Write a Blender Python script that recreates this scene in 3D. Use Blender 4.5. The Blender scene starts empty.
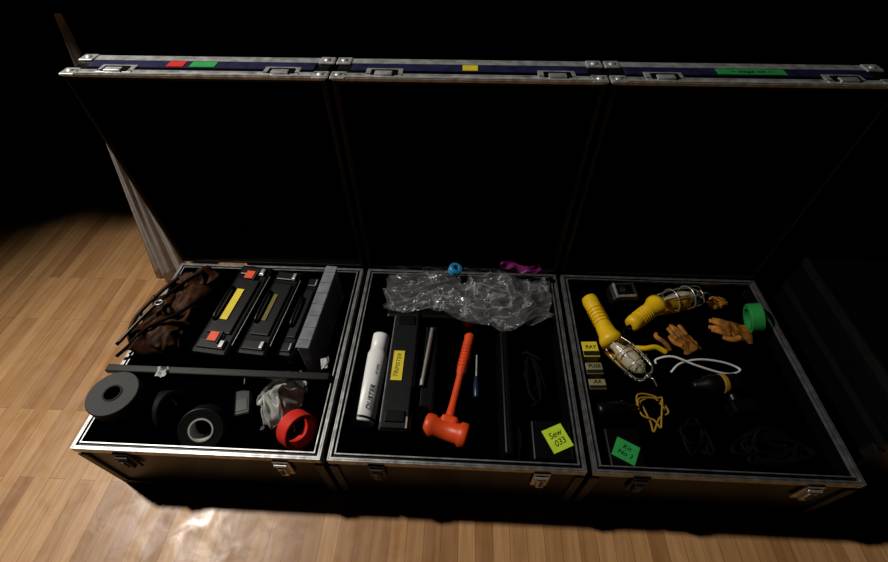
import bpy, bmesh, math, random
from mathutils import Matrix, Vector, Euler, noise
random.seed(4)
S=bpy.context.scene
# ---------------- camera
yaw,pit,rol=-0.0545,0.8475,-0.0097
fw=Vector((math.sin(yaw)*math.cos(pit),math.cos(yaw)*math.cos(pit),-math.sin(pit)))
r0=Vector((math.cos(yaw),-math.sin(yaw),0)); u0=r0.cross(fw)
ri=r0*math.cos(rol)+u0*math.sin(rol); up=u0*math.cos(rol)-r0*math.sin(rol)
cd=bpy.data.cameras.new('camera'); co=bpy.data.objects.new('camera',cd); S.collection.objects.link(co); S.camera=co
cd.sensor_width=36; cd.lens=444.5/888*36; cd.clip_start=.02
co.matrix_world=Matrix(((ri[0],up[0],-fw[0],.929),(ri[1],up[1],-fw[1],-.3641),(ri[2],up[2],-fw[2],1.3176),(0,0,0,1)))
S.view_settings.view_transform='Standard'
# ---------------- materials
def mat(name,col,rough=.5,metal=0,spec=.5,noise=.1,nscale=40,bump=0,trans=0):
    m=bpy.data.materials.new(name); m.use_nodes=True; n=m.node_tree; b=n.nodes['Principled BSDF']
    b.inputs['Roughness'].default_value=rough; b.inputs['Metallic'].default_value=metal
    b.inputs['Specular IOR Level'].default_value=spec; b.inputs['Transmission Weight'].default_value=trans
    tc=n.nodes.new('ShaderNodeTexCoord'); nz=n.nodes.new('ShaderNodeTexNoise'); nz.inputs['Scale'].default_value=nscale; nz.inputs['Detail'].default_value=4
    n.links.new(tc.outputs['Object'],nz.inputs['Vector'])
    r=n.nodes.new('ShaderNodeValToRGB'); r.color_ramp.elements[0].position=.3; r.color_ramp.elements[1].position=.7
    r.color_ramp.elements[0].color=tuple(c*(1-noise) for c in col)+(1,); r.color_ramp.elements[1].color=tuple(min(1,c*(1+noise)) for c in col)+(1,)
    n.links.new(nz.outputs['Fac'],r.inputs['Fac']); n.links.new(r.outputs['Color'],b.inputs['Base Color'])
    if bump:
        bp=n.nodes.new('ShaderNodeBump'); bp.inputs['Strength'].default_value=bump; bp.inputs['Distance'].default_value=.002
        n.links.new(nz.outputs['Fac'],bp.inputs['Height']); n.links.new(bp.outputs['Normal'],b.inputs['Normal'])
    return m
BLK=mat('black_laminate',(.002,.002,.0025),.4,spec=.25,noise=.3)
FOAM=mat('black_foam',(.0005,.0005,.0006),1,spec=.0,noise=.4,nscale=200)
ALU=mat('aluminium',(.62,.62,.62),.42,.6,noise=.35,nscale=45,bump=.3)
ALUB=mat('brushed_aluminium',(.40,.40,.40),.42,.85,noise=.4,nscale=45,bump=.3)
DALU=mat('shaded_aluminium',(.032,.032,.032),.5,.5,noise=.35,nscale=45,bump=.3)  # darkened copy of the aluminium, shade of dim edges put into its colour
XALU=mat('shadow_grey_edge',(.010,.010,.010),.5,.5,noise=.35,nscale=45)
STEEL=mat('zinc_steel',(.6,.6,.6),.36,.7,noise=.3,nscale=90)
BLUE=mat('blue_tape',(.012,.012,.06),.5,noise=.5)
GAFF=mat('black_tape',(.004,.004,.0045),.5,noise=.3,spec=.4,nscale=120)
GAFF2=mat('black_gaffer_cloth',(.006,.0065,.007),.55,noise=.3,spec=.35,nscale=300,bump=.3)
CORE=mat('cardboard_core',(.55,.53,.5),.8)
DCORE=mat('dark_core',(.004,.0035,.003),.8)
PLB=mat('black_plastic',(.0018,.0018,.0021),.36,spec=.32,noise=.3)
PLG=mat('dark_grey_plastic',(.006,.0065,.0075),.38,spec=.4,noise=.2)
ORG=mat('orange_sticker',(.85,.10,.02),.5)
YEL=mat('yellow_label',(.82,.66,.03),.5)
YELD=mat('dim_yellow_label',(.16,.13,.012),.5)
LIME=mat('lime_label',(.62,.85,.04),.5)
GRN=mat('green_label',(.03,.38,.08),.5)
INK=mat('black_ink',(.004,.004,.004),.6)
RED=mat('red_tape',(.75,.03,.02),.45)
HOR=mat('orange_hammer_rubber',(.82,.075,.012),.42,noise=.12,nscale=25,bump=.2)
WHT=mat('white_paint',(.95,.95,.95),.35,noise=.02)
CLOTH=mat('white_cloth',(.72,.72,.68),.95,noise=.4,nscale=22,bump=.4)
LEA=mat('brown_leather',(.085,.028,.009),.6,noise=.7,nscale=25,bump=.6,spec=.3)
GLV=mat('ochre_leather',(.40,.15,.015),.7,noise=.6,nscale=35,bump=.7)
YPL=mat('yellow_plastic',(.90,.56,.008),.4,noise=.08)
CLR=mat('clear_plastic',(.38,.41,.44),.22,trans=.45,noise=.2)
BULB=mat('frosted_bulb',(.85,.8,.6),.15,trans=.5)
WIRE=mat('bright_wire',(.7,.68,.6),.3,.8)
CAB=mat('black_rubber_cable',(.0015,.0015,.0015),.7,spec=.08)
WCAB=mat('white_cable',(.75,.75,.74),.45)
MAG=mat('magenta_plastic',(.30,.02,.20),.4)
CYAN=mat('blue_roll',(.03,.3,.6),.4)
GRP=mat('green_plastic',(.02,.30,.06),.5)
BEI=mat('beige_card',(.28,.25,.12),.6)
BLU2=mat('blue_handle',(.008,.015,.05),.35)
VEL=mat('black_velour',(.0008,.0008,.0008),1,spec=0)
MUS=mat('pale_muslin',(.66,.63,.60),.95,noise=.12,nscale=15)
YCO=mat('dull_yellow_cord',(.36,.20,.012),.6)
BAG=bpy.data.materials.new('plastic_film'); BAG.use_nodes=True; n=BAG.node_tree; n.nodes.clear()
o=n.nodes.new('ShaderNodeOutputMaterial'); mx=n.nodes.new('ShaderNodeMixShader'); tr=n.nodes.new('ShaderNodeBsdfTransparent'); gl=n.nodes.new('ShaderNodeBsdfPrincipled')
gl.inputs['Base Color'].default_value=(.45,.45,.47,1); gl.inputs['Roughness'].default_value=.15; gl.inputs['Specular IOR Level'].default_value=1
tc=n.nodes.new('ShaderNodeTexCoord'); nz=n.nodes.new('ShaderNodeTexNoise'); nz.inputs['Scale'].default_value=9; nz.inputs['Detail'].default_value=3; nz.inputs['Distortion'].default_value=1.6
n.links.new(tc.outputs['Object'],nz.inputs['Vector'])
def mth(op,a,bv):
    k=n.nodes.new('ShaderNodeMath'); k.operation=op
    n.links.new(a,k.inputs[0]); 
    if bv is not None: k.inputs[1].default_value=bv
    return k.outputs[0]
ab=mth('ABSOLUTE',mth('SUBTRACT',nz.outputs['Fac'],.5),None)
rr=n.nodes.new('ShaderNodeMapRange'); rr.inputs[1].default_value=0; rr.inputs[2].default_value=.022; rr.inputs[3].default_value=.6; rr.inputs[4].default_value=.11
n.links.new(ab,rr.inputs[0]); n.links.new(rr.outputs[0],mx.inputs[0]); n.links.new(tr.outputs[0],mx.inputs[1]); n.links.new(gl.outputs[0],mx.inputs[2]); n.links.new(mx.outputs[0],o.inputs[0])
# ---------------- builder
def frame(d):
    d=Vector(d).normalized(); return d.to_track_quat('Z','Y').to_matrix().to_4x4()
def smooth(pts,k=6,closed=False):
    P=[Vector(p) for p in pts]; n=len(P); out=[]
    for i in range(n if closed else n-1):
        if closed: a,b,c,d=P[i-1],P[i],P[(i+1)%n],P[(i+2)%n]
        else: a,b,c,d=P[max(i-1,0)],P[i],P[i+1],P[min(i+2,n-1)]
        for j in range(k):
            t=j/k; out.append(.5*((2*b)+(c-a)*t+(2*a-5*b+4*c-d)*t*t+(3*b-a-3*c+d)*t**3))
    if not closed: out.append(P[-1])
    return out
class B:
    def __init__(s,name): s.name=name; s.bm=bmesh.new(); s.mats=[]
    def mi(s,m):
        if m not in s.mats: s.mats.append(m)
        return s.mats.index(m)
    def add(s,tmp,m,T=None,sm=False):
        i=s.mi(m)
        if T is not None: bmesh.ops.transform(tmp,matrix=T,verts=tmp.verts)
        for f in tmp.faces: f.material_index=i; f.smooth=sm
        me=bpy.data.meshes.new('t'); tmp.to_mesh(me); tmp.free(); s.bm.from_mesh(me); bpy.data.meshes.remove(me)
    def box(s,c,d,m,rot=(0,0,0),bev=0,seg=2):
        t=bmesh.new(); bmesh.ops.create_cube(t,size=1); bmesh.ops.scale(t,vec=d,verts=t.verts)
        if bev: bmesh.ops.bevel(t,geom=t.edges[:],offset=bev,segments=seg,affect='EDGES',profile=.5)
        s.add(t,m,Matrix.Translation(c)@Euler(rot).to_matrix().to_4x4())
    def lathe(s,prof,m,p,axis,seg=36,closed=False,sm=True):
        t=bmesh.new(); rings=[]
        for (r,z) in prof:
            rings.append([t.verts.new((r*math.cos(2*math.pi*i/seg),r*math.sin(2*math.pi*i/seg),z)) for i in range(seg)])
        k=len(rings)
        for a in range(k if closed else k-1):
            A,Bq=rings[a],rings[(a+1)%k]
            for i in range(seg): t.faces.new((A[i],A[(i+1)%seg],Bq[(i+1)%seg],Bq[i]))
        if not closed:
            t.faces.new(rings[0][::-1]); t.faces.new(rings[-1])
        bmesh.ops.recalc_face_normals(t,faces=t.faces)
        s.add(t,m,Matrix.Translation(p)@frame(axis),sm)
    def cyl(s,a,b,r1,m,r2=None,seg=24):
        a=Vector(a); b=Vector(b); L=(b-a).length; r2=r1 if r2 is None else r2; e=min(r1,r2)*.12
        s.lathe([(r1-e,0),(r1,e),(r2,L-e),(r2-e,L)],m,a,b-a,seg,sm=False)
    def tube(s,pts,r,m,closed=False,seg=8,k=6):
        P=smooth(pts,k,closed); t=bmesh.new(); n=len(P); rings=[]; nrm=None
        for i in range(n):
            tg=((P[(i+1)%n]-P[i-1]) if closed else (P[min(i+1,n-1)]-P[max(i-1,0)])).normalized()
            if nrm is None: nrm=tg.orthogonal().normalized()
            nrm=(nrm-tg*nrm.dot(tg)).normalized(); bn=tg.cross(nrm)
            rad=r[0]+(r[1]-r[0])*i/(n-1) if isinstance(r,tuple) else r
            rings.append([t.verts.new(P[i]+nrm*rad*math.cos(2*math.pi*j/seg)+bn*rad*math.sin(2*math.pi*j/seg)) for j in range(seg)])
        for i in range(n if closed else n-1):
            A,Bq=rings[i],rings[(i+1)%n]
            for j in range(seg): t.faces.new((A[j],A[(j+1)%seg],Bq[(j+1)%seg],Bq[j]))
        if not closed: t.faces.new(rings[0][::-1]); t.faces.new(rings[-1])
        s.add(t,m,None,True)
    def sheet(s,fn,m,nu=40,nv=40,thick=0):
        t=bmesh.new(); g=[[t.verts.new(fn(i/nu,j/nv)) for j in range(nv+1)] for i in range(nu+1)]
        for i in range(nu):
            for j in range(nv): t.faces.new((g[i][j],g[i+1][j],g[i+1][j+1],g[i][j+1]))
        if thick: bmesh.ops.solidify(t,geom=t.faces[:],thickness=thick)
        s.add(t,m,None,True)
    def text(s,txt,m,size,T):
        c=bpy.data.curves.new('txt','FONT'); c.body=txt; c.size=size; c.align_x='CENTER'; c.align_y='CENTER'; c.extrude=.0002; c.shear=.2
        ob=bpy.data.objects.new('txt',c); S.collection.objects.link(ob); bpy.context.view_layer.update()
        me=bpy.data.meshes.new_from_object(ob.evaluated_get(bpy.context.evaluated_depsgraph_get()))
        t=bmesh.new(); t.from_mesh(me); bpy.data.objects.remove(ob); bpy.data.meshes.remove(me); s.add(t,m,T)
    def obj(s,parent=None,loc=None,rot=None):
        me=bpy.data.meshes.new(s.name); s.bm.to_mesh(me); s.bm.free()
        for m in s.mats: me.materials.append(m)
        o=bpy.data.objects.new(s.name,me); S.collection.objects.link(o)
        if parent: o.parent=parent
        if loc: o.location=loc
        if rot: o.rotation_euler=rot
        return o
def TR(p,rz=0,rx=0,ry=0): return Matrix.Translation(p)@Euler((rx,ry,rz)).to_matrix().to_4x4()
# ---------------- cases
W,D,H,L,LD=.61,.619,.25,.617,.105
def case(x0,y0,foam,closed=False,labels=()):
    e=bpy.data.objects.new('road_case',None); S.collection.objects.link(e); e.location=(x0,y0,0)
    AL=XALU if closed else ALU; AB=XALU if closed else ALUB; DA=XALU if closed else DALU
    t=.012; b=B('case_body')
    b.box((W/2,D/2,.012),(W-.004,D-.004,.02),BLK)
    for c,d in [((W/2,t/2+.004,H/2),(W-.01,t,H-.01)),((W/2,D-t/2-.004,H/2),(W-.01,t,H-.01)),((t/2+.004,D/2,H/2),(t,D-.01,H-.01)),((W-t/2-.004,D/2,H/2),(t,D-.01,H-.01))]: b.box(c,d,BLK)
    b.box((W/2,D/2,foam/2+.01),(W-.034,D-.034,foam-.02),FOAM)
    def ring(z,w,h,ins,m):
        b.box((W/2,ins+w/2,z),(W-2*ins,w,h),m); b.box((W/2,D-ins-w/2,z),(W-2*ins,w,h),m)
        b.box((ins+w/2,D/2,z),(w,D-2*ins-2*w,h),m); b.box((W-ins-w/2,D/2,z),(w,D-2*ins-2*w,h),m)
    ring(H-.010,.004,.022,0,AB); ring(H-.002,.005,.006,.003,AB); ring(H-.007,.006,.006,.008,BLK); ring(H-.002,.0028,.008,.015,AB)
    for x in (0,W):
        for y in (0,D): b.box((x+(.009 if x==0 else -.009),y+(.009 if y==0 else -.009),H/2-.012),(.022,.022,H-.04),DA,bev=.002)
    for y in (0,D): b.box((W/2,y+(.008 if y==0 else -.008),.012),(W,.02,.022),DA)
    for x in (0,W): b.box((x+(.008 if x==0 else -.008),D/2,.012),(.02,D,.022),DA)
    if not closed:
        for lx in (.115,W-.100):
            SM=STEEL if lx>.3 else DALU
            b.box((lx,-.002,H-.055),(.040,.006,.08),SM,bev=.002); b.box((lx,-.008,H-.06),(.020,.012,.05),SM,bev=.003); b.cyl((lx-.016,-.008,H-.03),(lx+.016,-.008,H-.03),.004,SM)
            b.box((lx,-.015,H-.055),(.008,.004,.03),DALU,bev=.001)
    b.obj(e)
    b=B('case_lid')
    b.box((W/2,LD-.006,L/2),(W-.006,.01,L-.006),BLK)
    b.box((W/2,LD/2,L-.006),(W-.006,LD-.006,.01),BLK); b.box((W/2,LD/2,.006),(W-.006,LD-.006,.01),BLK)
    for x in (.006,W-.006): b.box((x,LD/2,L/2),(.01,LD-.006,L-.006),BLK)
    b.box((W/2,LD-.02,L/2),(W-.03,.015,L-.03),FOAM)
    b.box((W/2,LD*.55,L+.0005),(W-.07,.035,.004),BLUE)
    b.box((W/2,.012,L-.001),(W,.026,.006),AL); b.box((W/2,.003,L+.002),(W,.006,.006),AL); b.box((W/2,.020,L+.002),(W,.004,.004),AL)
    b.box((W/2,LD-.012,L-.001),(W,.026,.005),AL); b.box((W/2,.008,.003),(W,.016,.006),DA)
    for x in (.001,W-.001):
        b.box((x,.012,L/2),(.005,.022,L),BLK); b.box((x+(.004 if x<.1 else -.004),.000,L/2),(.002,.002,L),DA); b.box((x,LD-.012,L/2),(.005,.026,L),DA)
    for x in (.012,W-.012):
        for y in (.014,LD-.014):
            b.box((x,y,L+.001),(.036,.034,.006),AL,bev=.0025)
            b.lathe([(.009,0),(.009,.002),(.007,.004),(.003,.006)],AL,(x,y,L+.002),(0,0,1),16)
    for lx in (.115,W-.105):
        b.box((lx,.030,L+.002),(.085,.04,.004),AL,bev=.0015); b.box((lx,.026,L+.0045),(.06,.026,.003),BLK); b.box((lx,.018,L+.006),(.04,.018,.006),AL,bev=.002)
    for (lx,wd,m,txt) in labels:
        b.box((lx,LD*.55,L+.0032),(wd,.028,.0012),m)
        if txt: b.text(txt,INK,.018,TR((lx,LD*.55,L+.0042)))
    o=b.obj(e)
    if closed: o.rotation_euler=(math.pi/2,0,0); o.location=(0,D,H+.002)
    else: o.location=(0,D+.006,H+.004)
    return e
G=.627
case(0,0,.15,labels=((.245,.04,RED,''),(.31,.06,GRN,'')))
case(G,0,.15,labels=((.31,.035,YEL,''),))
case(2*G,0,.2,labels=((.315,.15,GRN,'~ stage kit ~'),))
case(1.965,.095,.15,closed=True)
# ---------------- room
fm=bpy.data.materials.new('wood_floor'); fm.use_nodes=True; n=fm.node_tree; N=n.nodes; Lk=n.links.new; bs=N['Principled BSDF']
tc=N.new('ShaderNodeTexCoord'); mp=N.new('ShaderNodeMapping'); mp.inputs['Rotation'].default_value=(0,0,math.pi/2); Lk(tc.outputs['Object'],mp.inputs['Vector'])
br=N.new('ShaderNodeTexBrick'); Lk(mp.outputs['Vector'],br.inputs['Vector']); br.offset=.37; br.inputs['Scale'].default_value=1; br.inputs['Brick Width'].default_value=.55; br.inputs['Row Height'].default_value=.045; br.inputs['Mortar Size'].default_value=.0006
br.inputs['Color1'].default_value=(.42,.205,.078,1); br.inputs['Color2'].default_value=(.70,.40,.175,1); br.inputs['Mortar'].default_value=(.2,.095,.04,1)
mp2=N.new('ShaderNodeMapping'); mp2.inputs['Scale'].default_value=(50,3,1); Lk(tc.outputs['Object'],mp2.inputs['Vector'])
nz=N.new('ShaderNodeTexNoise'); nz.inputs['Scale'].default_value=1.5; nz.inputs['Detail'].default_value=6; Lk(mp2.outputs['Vector'],nz.inputs['Vector'])
rp=N.new('ShaderNodeValToRGB'); rp.color_ramp.elements[0].color=(.74,.68,.62,1); rp.color_ramp.elements[1].color=(1.05,1.05,1.05,1); rp.color_ramp.elements[0].position=.3;rp.color_ramp.elements[1].position=.7; Lk(nz.outputs['Fac'],rp.inputs['Fac'])
mx=N.new('ShaderNodeMix'); mx.data_type='RGBA'; mx.blend_type='MULTIPLY'; mx.inputs[0].default_value=1; Lk(br.outputs['Color'],mx.inputs[6]); Lk(rp.outputs['Color'],mx.inputs[7]); Lk(mx.outputs[2],bs.inputs['Base Color'])
nz2=N.new('ShaderNodeTexNoise'); nz2.inputs['Scale'].default_value=14; nz2.inputs['Detail'].default_value=6; nz2.inputs['Distortion'].default_value=.6; Lk(tc.outputs['Object'],nz2.inputs['Vector'])
mr=N.new('ShaderNodeMapRange'); mr.inputs[1].default_value=.35; mr.inputs[2].default_value=.65; mr.inputs[3].default_value=.27; mr.inputs[4].default_value=.5; Lk(nz2.outputs['Fac'],mr.inputs[0]); Lk(mr.outputs[0],bs.inputs['Roughness'])
bb=N.new('ShaderNodeBump'); bb.inputs['Strength'].default_value=.3; bb.inputs['Distance'].default_value=.002; Lk(nz2.outputs['Fac'],bb.inputs['Height']); Lk(bb.outputs[0],bs.inputs['Normal'])
b=B('floor'); b.box((1,1,-.02),(9,7,.04),fm); b.obj()
b=B('wall_back'); b.box((1,3.5,1.5),(9,.05,3),VEL); b.obj()
b=B('light_block_drape'); b.sheet(lambda u,v:Vector((-3.4+8.8*u,.84+.012*math.sin(u*260),1.40+1.7*v)),VEL,400,2,.003); b.obj()  # added drape above the view, cuts the spot's throw behind the cases
b=B('dark_fill_backdrop'); b.sheet(lambda u,v:Vector((.10+5*u,.79+.02*math.sin(u*150),3.0*v)),VEL,300,2,.003); b.obj()  # black sheet added behind the lids, stands in for darkness over lit floor
def drape(u,v):
    z=.005+.87*v; y=.755+.25*v; wd=.018+.13*(1-v)
    return Vector((-.262+wd*u-.015*(1-v),y+.012*math.sin(u*13+v*1.5)*(1-v)+.004*math.sin(u*31+2),z))
b=B('muslin_drape'); b.sheet(drape,MUS,40,20,.003); b.obj()
# ---------------- lights
sd=bpy.data.lights.new('stage_spot','SPOT'); so=bpy.data.objects.new('stage_spot',sd); S.collection.objects.link(so)
so.location=(-1.15,.60,2.7); sd.energy=285; sd.spot_size=math.radians(88); sd.spot_blend=.9; sd.shadow_soft_size=.08; sd.color=(1,.95,.87)
so.rotation_euler=(Vector((.80,-.55,0))-so.location).to_track_quat('-Z','Y').to_euler()
w=bpy.data.worlds.new('world'); S.world=w; w.use_nodes=True; w.node_tree.nodes['Background'].inputs[0].default_value=(.5,.6,.8,1); w.node_tree.nodes['Background'].inputs[1].default_value=.001
# ---------------- generic objects
def roll(name,c,axis,R,r,w,m,core=CORE):
    b=B(name); e=.002
    b.lathe([(r+.003,-w/2+.001),(R-e,-w/2),(R,-w/2+e),(R,w/2-e),(R-e,w/2),(r+.003,w/2-.001)],m,c,axis,48,True,False)
    b.lathe([(r,-w/2-.001),(r+.004,-w/2-.001),(r+.004,w/2+.001),(r,w/2+.001)],core,c,axis,48,True,False)
    return b.obj()
def toolbox(name,c,d,rz,yel,stick,ht):
    x,y=c; b=B(name); wx,wy=d; z0=.151
    hh=ht-z0
    b.box((0,0,z0+hh*.32),(wx,wy,hh*.62),PLB,bev=.006); b.box((0,0,z0+hh*.80),(wx+.006,wy+.006,hh*.34),PLB,bev=.008)
    b.box((0,0,ht+.0005),(wx*.72,wy*.62,.006),PLG,bev=.002)
    b.tube([(-wx*.30,-wy*.18,ht),(-wx*.30,-wy*.15,ht+.014),(-wx*.30,wy*.15,ht+.014),(-wx*.30,wy*.18,ht)],.005,PLB)
    for s in (-1,1):
        b.box((0,s*wy*.42,ht-.004),(wx*.8,.03,.014),PLG,bev=.003); b.box((wx*.3,s*wy*.42,ht+.003),(wx*.12,.022,.006),STEEL,bev=.001)
        if stick: b.box((-.003,s*wy*.36,ht+.0065),(.026,.030,.003),ORG); b.box((.016,s*wy*.36,ht+.006),(.004,.04,.005),DALU)
    if yel: b.box((-.004,0,ht+.0055),(yel[2],yel[0],.003),yel[1])
    b.box((wx*.5+.0035,0,ht-.008),(.001,wy*.8,.003),STEEL)
    return b.obj(loc=(x,y,0),rot=(0,0,rz))
toolbox('toolbox',(.262,.425),(.10,.325),math.radians(-6),(.115,YEL,.022),True,.285)
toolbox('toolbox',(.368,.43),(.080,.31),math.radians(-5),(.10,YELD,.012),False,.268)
toolbox('toolbox',(.452,.43),(.036,.29),math.radians(-4),None,False,.25)
b=B('parts_organizer')
b.box((0,0,.223),(.034,.30,.14),CLR,bev=.004); b.box((0,0,.296),(.036,.305,.006),CLR,bev=.002)
for i in range(7): b.box((0,-.126+.042*i,.2995),(.034,.003,.003),CLR)
b.box((-.019,0,.27),(.004,.29,.004),CLR); b.box((-.019,0,.20),(.004,.29,.004),CLR)
for yy in (-.09,.09): b.box((-.02,yy,.27),(.006,.03,.04),PLG,bev=.002)
b.box((.0,-.05,.23),(.024,.12,.09),PLG); b.box((0,.09,.22),(.024,.07,.07),BLU2)
b.obj(loc=(.515,.43,0),rot=(0,0,math.radians(-3)))
def pouch(u,v):
    x=-.005+.155*u; y=.25+.30*v+.03*u; z=.272+.012*math.sin(u*9+v*4)+.022*noise.noise(Vector((u*4,v*6,2)))+.01*math.sin(v*14)+.008*noise.noise(Vector((u*11,v*15,8)))
    if u>.75: z-=(u-.75)*.2
    return Vector((x+.03*noise.noise(Vector((v*5,1,u)))+.03*v,y+.02*noise.noise(Vector((u*4,3,v))),max(z,.262)))
b=B('leather_tool_pouch'); b.sheet(pouch,LEA,40,60,.006)
def puff(c,sx,sy,h,rz,sd0):
    R_=Euler((0,0,rz)).to_matrix()
    b.sheet(lambda u,v:Vector(c)+R_@Vector(((u-.5)*sx,(v-.5)*sy,h*(math.sin(math.pi*u)*math.sin(math.pi*v))**.5+.006*noise.noise(Vector((u*6,v*6,sd0))))),LEA,20,20,.004)
puff((.075,.33,.274),.09,.10,.025,-.3,1); puff((.11,.45,.272),.08,.12,.03,-.2,5); puff((.05,.42,.276),.05,.09,.02,.3,9)
b.tube([(-.01,.27,.29),(.03,.36,.305),(.06,.42,.312),(.09,.50,.30),(.12,.55,.29)],.005,PLB); b.tube([(-.012,.25,.265),(.02,.27,.285),(.06,.32,.305),(.13,.38,.305),(.15,.46,.28)],.005,CAB)
b.tube([(.05,.52,.29),(.03,.46,.297),(-.008,.38,.285),(-.020,.33,.262),(-.022,.31,.22),(-.018,.305,.17)],.006,LEA)
b.tube([(.02,.44,.30),(-.012,.40,.275),(-.020,.39,.24),(-.018,.385,.20)],.004,PLB)
b.lathe([(.008,-.003),(.012,-.003),(.012,.003),(.008,.003)],STEEL,(.06,.40,.316),(0,.2,1),16,True); b.obj()
b=B('steel_square_bar'); b.box((.285,.213,.2605),(.61,.022,.015),PLB,bev=.003); b.obj()
roll('gaffer_tape_roll',(.068,.122,.2795),(.0,0,1),.062,.019,.048,GAFF2,DCORE)
roll('gaffer_tape_roll',(.165,.125,.208),(.92,-.1,.3),.052,.038,.042,GAFF,DCORE)
roll('gaffer_tape_roll',(.275,.085,.2035),(.25,-.62,.75),.055,.026,.048,GAFF,CORE)
roll('red_tape_roll',(.520,.090,.203),(.80,-.5,.36),.048,.037,.042,RED,RED)
b=B('two_way_radio'); b.box((.352,.16,.18),(.045,.08,.05),PLB,(0,0,.3),.006); b.cyl((.340,.195,.19),(.332,.235,.20),.006,PLB,.004); b.box((.353,.15,.206),(.028,.034,.002),PLG,(0,0,.3)); b.lathe([(.007,0),(.007,.010),(.005,.012)],PLG,(.355,.195,.19),(-.3,.95,0),16); b.obj()
def rag(u,v):
    a=u-.5; c=v-.5
    x=.456+.090*a+.035*noise.noise(Vector((u*3,v*3,7))); y=.172+.15*c+.045*noise.noise(Vector((u*3,v*3,17)))
    rd=1-2*abs(noise.noise(Vector((u*3.2+v*1.2,v*3.2,3))))
    z=.215-.12*(a*a+c*c)*1.4+.042*rd+.010*noise.noise(Vector((u*10,v*10,5)))
    return Vector((max(x,.392),y,max(z,.155)))
b=B('cotton_rag'); b.sheet(rag,CLOTH,70,70,.003); b.obj()
b=B('paper_scrap'); b.sheet(lambda u,v:Vector((.125+.03*u,.190+.030*v,.270+.012*noise.noise(Vector((u*3,v*3,1)))+.004*math.sin(u*9))),WHT,12,12,.001); b.obj()
b=B('spring_clip'); b.box((.565,.255,.258),(.018,.035,.006),STEEL,(0,0,.3),.002); b.tube([(.560,.245,.262),(.57,.235,.272),(.578,.255,.268),(.572,.275,.262)],.002,STEEL); b.obj()
# ---------------- case 2 contents
b=B('spray_can'); R=.033
cb=Vector((.680,.12,.184)); ca=Vector((.016,.29,.012)).normalized()
b.lathe([(.022,0),(R-.003,.0),(R,.004),(R,.20),(R-.003,.206),(.027,.216),(.024,.222)],WHT,cb,ca,40)
b.lathe([(.024,.215),(.0265,.217),(.0265,.268),(.024,.275),(.012,.277)],WHT,cb,ca,32)
nn=Vector((.45,0,.9)); nn=(nn-ca*nn.dot(ca)).normalized(); yy=nn.cross(ca)
CM=Matrix(((ca[0],yy[0],nn[0]),(ca[1],yy[1],nn[1]),(ca[2],yy[2],nn[2]))).to_4x4()
b.text('DUSTER',INK,.020,Matrix.Translation(cb+ca*.065+nn*(R+.0012))@CM)
b.text('air spray',INK,.009,Matrix.Translation(cb+ca*.15+nn*(R+.0006))@CM)
b.lathe([(R+.0003,.006),(R+.0006,.007),(R+.0006,.012),(R+.0003,.013)],PLG,cb,ca,40,True)
b.obj()
b=B('tool_case')
b.box((.775,.265,.198),(.080,.37,.092),PLB,bev=.005); b.box((.775,.265,.247),(.070,.36,.008),PLG,bev=.003)
for s in (-1,1): b.box((.775,.265+s*.15,.252),(.05,.03,.008),PLB,bev=.002)
b.box((.766,.262,.2525),(.030,.092,.003),YEL); b.text('TRIMSTER',INK,.017,TR((.766,.262,.2542),math.radians(86)))
b.box((.7395,.265,.251),(.0015,.33,.002),STEEL); b.box((.806,.10,.252),(.004,.03,.004),STEEL); b.obj()
b=B('steel_rod'); b.cyl((.835,.225,.2285),(.851,.405,.2285),.006,WIRE); b.cyl((.834,.215,.2285),(.835,.235,.2285),.0065,STEEL); b.obj()
b=B('parts_tray'); b.box((.849,.29,.186),(.038,.26,.07),PLB,bev=.004); b.obj()
b=B('dead_blow_hammer'); c=Vector((.906,.112,.186)); ha=Vector((.97,-.26,.04)).normalized()
b.lathe([(.020,-.060),(.029,-.058),(.032,-.052),(.032,-.036),(.027,-.030),(.026,.030),(.032,.036),(.032,.052),(.029,.058),(.020,.060)],HOR,c,ha,36)
b.box(c+Vector((.004,.012,0)),(.05,.05,.045),HOR,(0,0,-.26),.012,3)
hd=Vector((.966,.425,.172))-c; 
b.lathe([(.018,0),(.013,.035),(.0105,.08),(.0105,.17),(.014,.185),(.0145,.25),(.0155,.30),(.017,.312),(.012,.320)],HOR,c,hd,24)
for i in range(8): 
    q=c+hd.normalized()*(.20+.012*i); b.lathe([(.0145,-.002),(.0165,-.001),(.0165,.001),(.0145,.002)],HOR,q,hd,24,True)
b.obj()
b=B('screwdriver'); b.lathe([(.007,0),(.009,.004),(.0095,.04),(.007,.055),(.008,.065)],BLU2,(.985,.22,.162),(.0,1,.0),14); b.cyl((.985,.28,.162),(.987,.36,.162),.003,STEEL); b.obj()
b=B('laptop_sleeve'); b.box((1.058,.225,.2015),(.022,.38,.10),PLB,(0,.05,0),.004); b.box((1.060,.225,.2515),(.002,.36,.001),PLG); b.obj()
b=B('paper_sheet'); b.sheet(lambda u,v:Vector((1.083+.012*math.sin(u*2.5),.03+.09*u,.152+.07*v)),WHT,12,4,.0008); b.obj()
b=B('accessory_box'); b.box((1.165,.075,.198),(.095,.10,.094),PLB,bev=.004); b.box((1.165,.075,.246),(.088,.093,.004),PLB)
b.box((1.178,.078,.2495),(.054,.060,.0012),LIME,(0,0,math.radians(25)))
b.text('Sew\n033',INK,.021,TR((1.178,.078,.2505),math.radians(30))); b.obj()
b=B('equipment_box'); b.box((.95,.510,.195),(.48,.14,.088),PLB,bev=.006); b.box((.95,.510,.2385),(.46,.006,.003),PLG); b.obj()
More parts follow.
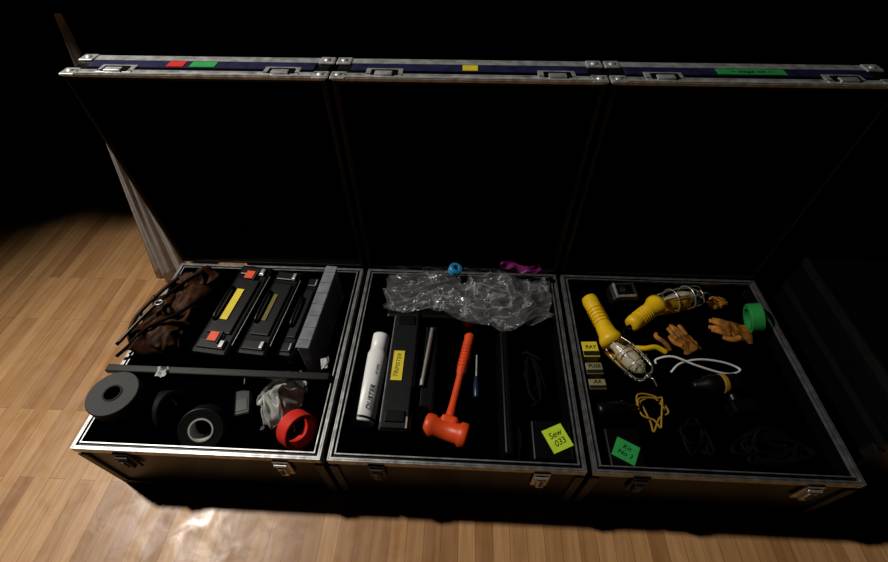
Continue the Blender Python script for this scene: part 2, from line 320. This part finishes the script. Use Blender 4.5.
def bag(off,amp):
    def f(u,v):
        lo=.445-.055*math.exp(-((u-.72)/.25)**2)+.03*noise.noise(Vector((u*5,off,1))); y=lo+(.594-lo)*v
        x=.700+.505*u+.018*noise.noise(Vector((v*3,off,0)))*(1 if u<.5 else -1)
        f1=1-2.2*abs(noise.noise(Vector((u*5+v*1.5,v*2.5-u,off)))); f2=1-2.2*abs(noise.noise(Vector((u*11-v*5,v*6,off+3))))
        z=.250+amp*f1+amp*.35*f2
        return Vector((min(x,1.212),y,max(z,.247)))
    return f
b=B('plastic_bag'); b.sheet(bag(1.,.026),BAG,160,70); b.sheet(bag(5.,.015),BAG,130,60)
b.sheet(lambda u,v:Vector((.70+.50*u,.592+.006*math.sin(u*30),.25+(.045+.012*noise.noise(Vector((u*9,0,1))))*v)),BAG,60,4)
b.obj()
b=B('cable_tie_bundle')
for i in range(18): b.tube([(.80+.010*i,.46+.012*(i%7),.2425+.0012*(i%3)),(.90+.004*i,.49+.006*i,.243),(1.03+.003*i,.47+.008*((i*5)%11),.243)],.0024,(WIRE,CAB,CAB,CAB,CAB)[i%5],seg=5)
b.obj()
b=B('magenta_wrapper'); b.sheet(lambda u,v:Vector((1.05+.13*u,.580+.025*v+.008*math.sin(u*7),.306+.012*(1-2*abs(noise.noise(Vector((u*3,v*2,9)))))-.010*u)),MAG,30,12,.001); b.obj()
roll('blue_tape_roll',(.912,.582,.300),(.3,-.1,.9),.020,.010,.022,CYAN,CYAN)
# ---------------- case 3 contents
def trouble_light(p,jn,tip,sh=.95):
    p,jn,tip=map(Vector,(p,jn,tip)); b=B('trouble_light'); ax=jn-p; Lh=ax.length
    b.lathe([(.014,0),(.022,.004),(.025,.02),(.022,Lh*.35),(.023,Lh*.6),(.027,Lh*.8),(.033,Lh*.9),(.033,Lh)],YPL,p,ax,28)
    for i in range(5): b.lathe([(.022,-.002),(.0255,-.001),(.0255,.001),(.022,.002)],YPL,p+ax*(.3+.07*i),ax,24,True)
    F=frame(tip-jn); Lc=(tip-jn).length
    b.lathe([(.013,-.005),(.014,.015),(.022,Lc*.35),(.025,Lc*.55),(.017,Lc*.78),(.005,Lc*.86)],BULB,jn,tip-jn,24)
    for i in range(6):
        a=i*math.pi/3
        pts=[F@Vector((r*math.cos(a),r*math.sin(a),z*Lc)) for r,z in ((.030,0),(.037,.25),(.038,.6),(.030,.9),(.006,1))]
        b.tube([jn+q for q in pts],.0016,WIRE,seg=6)
    for z,r in ((.3,.038),(.65,.038),(.97,.012)): b.lathe([(r-.0016,z*Lc-.0016),(r+.0016,z*Lc-.0016),(r+.0016,z*Lc+.0016),(r-.0016,z*Lc+.0016)],WIRE,jn,tip-jn,28,True)
    dn=(tip-jn).normalized()
    b.tube([tip,tip+dn*.012+Vector((0,0,.006)),tip+dn*.022,tip+dn*.03-Vector((0,0,.006))],.002,WIRE)
    b.sheet(lambda u,v:jn+F@Vector((.036*math.cos(math.pi*(sh+1.0*u)),.036*math.sin(math.pi*(sh+1.0*u)),Lc*(.02+.55*v))),YPL,16,4,.0015)
    b.tube([p,p-ax.normalized()*.03+Vector((0,0,-.008)),p-ax.normalized()*.05+Vector((.03,-.01,-.015))],.005,CAB)
    b.obj()
trouble_light((1.330,.535,.242),(1.372,.365,.242),(1.447,.262,.242))
trouble_light((1.435,.430,.245),(1.535,.512,.247),(1.685,.560,.243),.6)
b=B('square_work_lamp'); 
b.box((0,0,0),(.082,.064,.045),PLG,bev=.010,seg=3); b.box((0,0,.022),(.074,.056,.008),DALU,bev=.003); 
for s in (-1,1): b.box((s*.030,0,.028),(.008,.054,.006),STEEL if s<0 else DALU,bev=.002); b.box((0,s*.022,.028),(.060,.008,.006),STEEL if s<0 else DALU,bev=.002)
b.box((0,0,.026),(.05,.04,.002),BLK); b.lathe([(.004,0),(.014,.001),(.018,.003)],PLG,(0,0,.027),(0,0,1),20)
b.obj(loc=(1.442,.558,.232),rot=(math.radians(6),0,math.radians(6)))
def glove(c,rz,m,sc=1.,sd0=0):
    b=B('leather_work_glove')
    b.sheet(lambda u,v:Vector(((u-.5)*.085*(1+.12*math.sin(v*3))+.008*noise.noise(Vector((u*3,v*5,sd0))),-.10+.11*v,.014*noise.noise(Vector((u*4,v*4,sd0)))+.014*math.sin(u*math.pi)+.012)),m,24,24,.008)
    for i,(x,l) in enumerate(((-.030,.055),(-.010,.066),(.010,.062),(.029,.048))):
        k=.01*noise.noise(Vector((i*2.3,sd0,0)))
        b.tube([(x,-.01,.014),(x+k,l*.45,.022),(x+k*2+.006,l*.8,.014),(x+k*2+.008,l,.009)],(.0125,.010),m,seg=10)
    b.tube([(-.032,-.05,.014),(-.05,-.03,.016),(-.052,-.005,.014),(-.046,.015,.012)],(.013,.010),m,seg=10)
    o=b.obj(loc=c,rot=(0,0,rz)); o.scale=(sc,sc,sc*.8); return o
glove((1.735,.455,.203),math.radians(75),GLV,.72,2)
glove((1.590,.425,.203),math.radians(25),GLV,.62,6)
glove((1.752,.56,.203),math.radians(-70),GLV,.42,11)
roll('green_tape_roll',(1.806,.47,.248),(.95,-.1,.3),.044,.03,.034,GRP,GRP)
b=B('yellow_strap')
b.tube([(1.520,.425,.212),(1.512,.405,.225),(1.528,.385,.228),(1.545,.37,.213)],.007,GLV); b.tube([(1.445,.372,.214),(1.47,.366,.222),(1.50,.370,.224),(1.53,.36,.215)],.008,YPL); b.obj()
b=B('white_cable'); b.tube([(1.495,.325,.206),(1.50,.340,.208),(1.54,.340,.225),(1.6,.315,.222),(1.68,.298,.212),(1.725,.315,.208),(1.69,.335,.21),(1.62,.340,.215),(1.56,.325,.214),(1.530,.30,.206)],.0032,WCAB); b.obj()
b=B('battery_package')
for (y,m,txt,h) in ((.345,YEL,'RAY',.05),(.283,BEI,'FUSE',.035),(.235,BEI,'AA',.03)):
    b.box((1.305,y,.222),(.046,h,.04),m,(0,0,.05),.002); b.box((1.305,y-h*.3,.2428),(.044,h*.3,.0008),INK,(0,0,.05)); b.text(txt,INK,.016,TR((1.305,y+.006,.2432),.05))
b.obj()
b=B('yellow_cord')
pts=[(1.445+.03*math.cos(a*1.7)+.015*math.cos(a*3.1),.175+.045*math.sin(a*1.7)+.012*math.sin(a*4.3),.205+.002*a) for a in [i*.55 for i in range(18)]]
b.tube(pts,.0026,YCO); b.obj()
def tangle(cx,cy,sx,sy,n,r,m,z0,sd0,name='cable_tangle',hz=.03):
    rnd=random.Random(sd0); b=B(name); pts=[]
    for i in range(n):
        a=i*1.9+rnd.random(); k=.4+.6*rnd.random()
        pts.append((cx+sx*k*math.cos(a),cy+sy*k*math.sin(a),z0+r+hz*rnd.random()))
    b.tube(pts,r,m,k=7,seg=6); b.obj()
tangle(1.70,.09,.10,.05,30,.005,CAB,.202,1)
tangle(1.53,.11,.045,.06,20,.005,CAB,.202,5)
tangle(1.14,.28,.04,.10,20,.005,CAB,.152,17,hz=.05)
b=B('cordless_drill')
b.lathe([(.010,0),(.014,.004),(.018,.03),(.024,.035),(.027,.06),(.027,.12),(.020,.13)],PLB,(1.56,.245,.230),(1,.12,0),24)
b.lathe([(.0275,.075),(.0282,.078),(.0282,.088),(.0275,.091)],YCO,(1.56,.245,.230),(1,.12,0),24,True)
b.tube([(1.655,.255,.222),(1.665,.235,.218),(1.668,.205,.216)],.014,PLB); b.box((1.67,.19,.224),(.06,.036,.042),PLB,(0,0,.1),.005); b.obj()
b=B('accessory_box'); b.box((1.345,.07,.215),(.085,.10,.028),PLB,bev=.004)
b.box((1.345,.062,.2298),(.056,.05,.0012),GRN,(0,0,math.radians(-28))); b.text('Kit\nNo 3',INK,.017,TR((1.345,.062,.231),math.radians(-28))); b.obj()
b=B('adhesive_bottle'); b.lathe([(.010,0),(.020,.002),(.022,.01),(.022,.07),(.012,.085),(.010,.10),(.004,.11)],PLB,(1.295,.165,.224),(1,.15,0),24); b.obj()
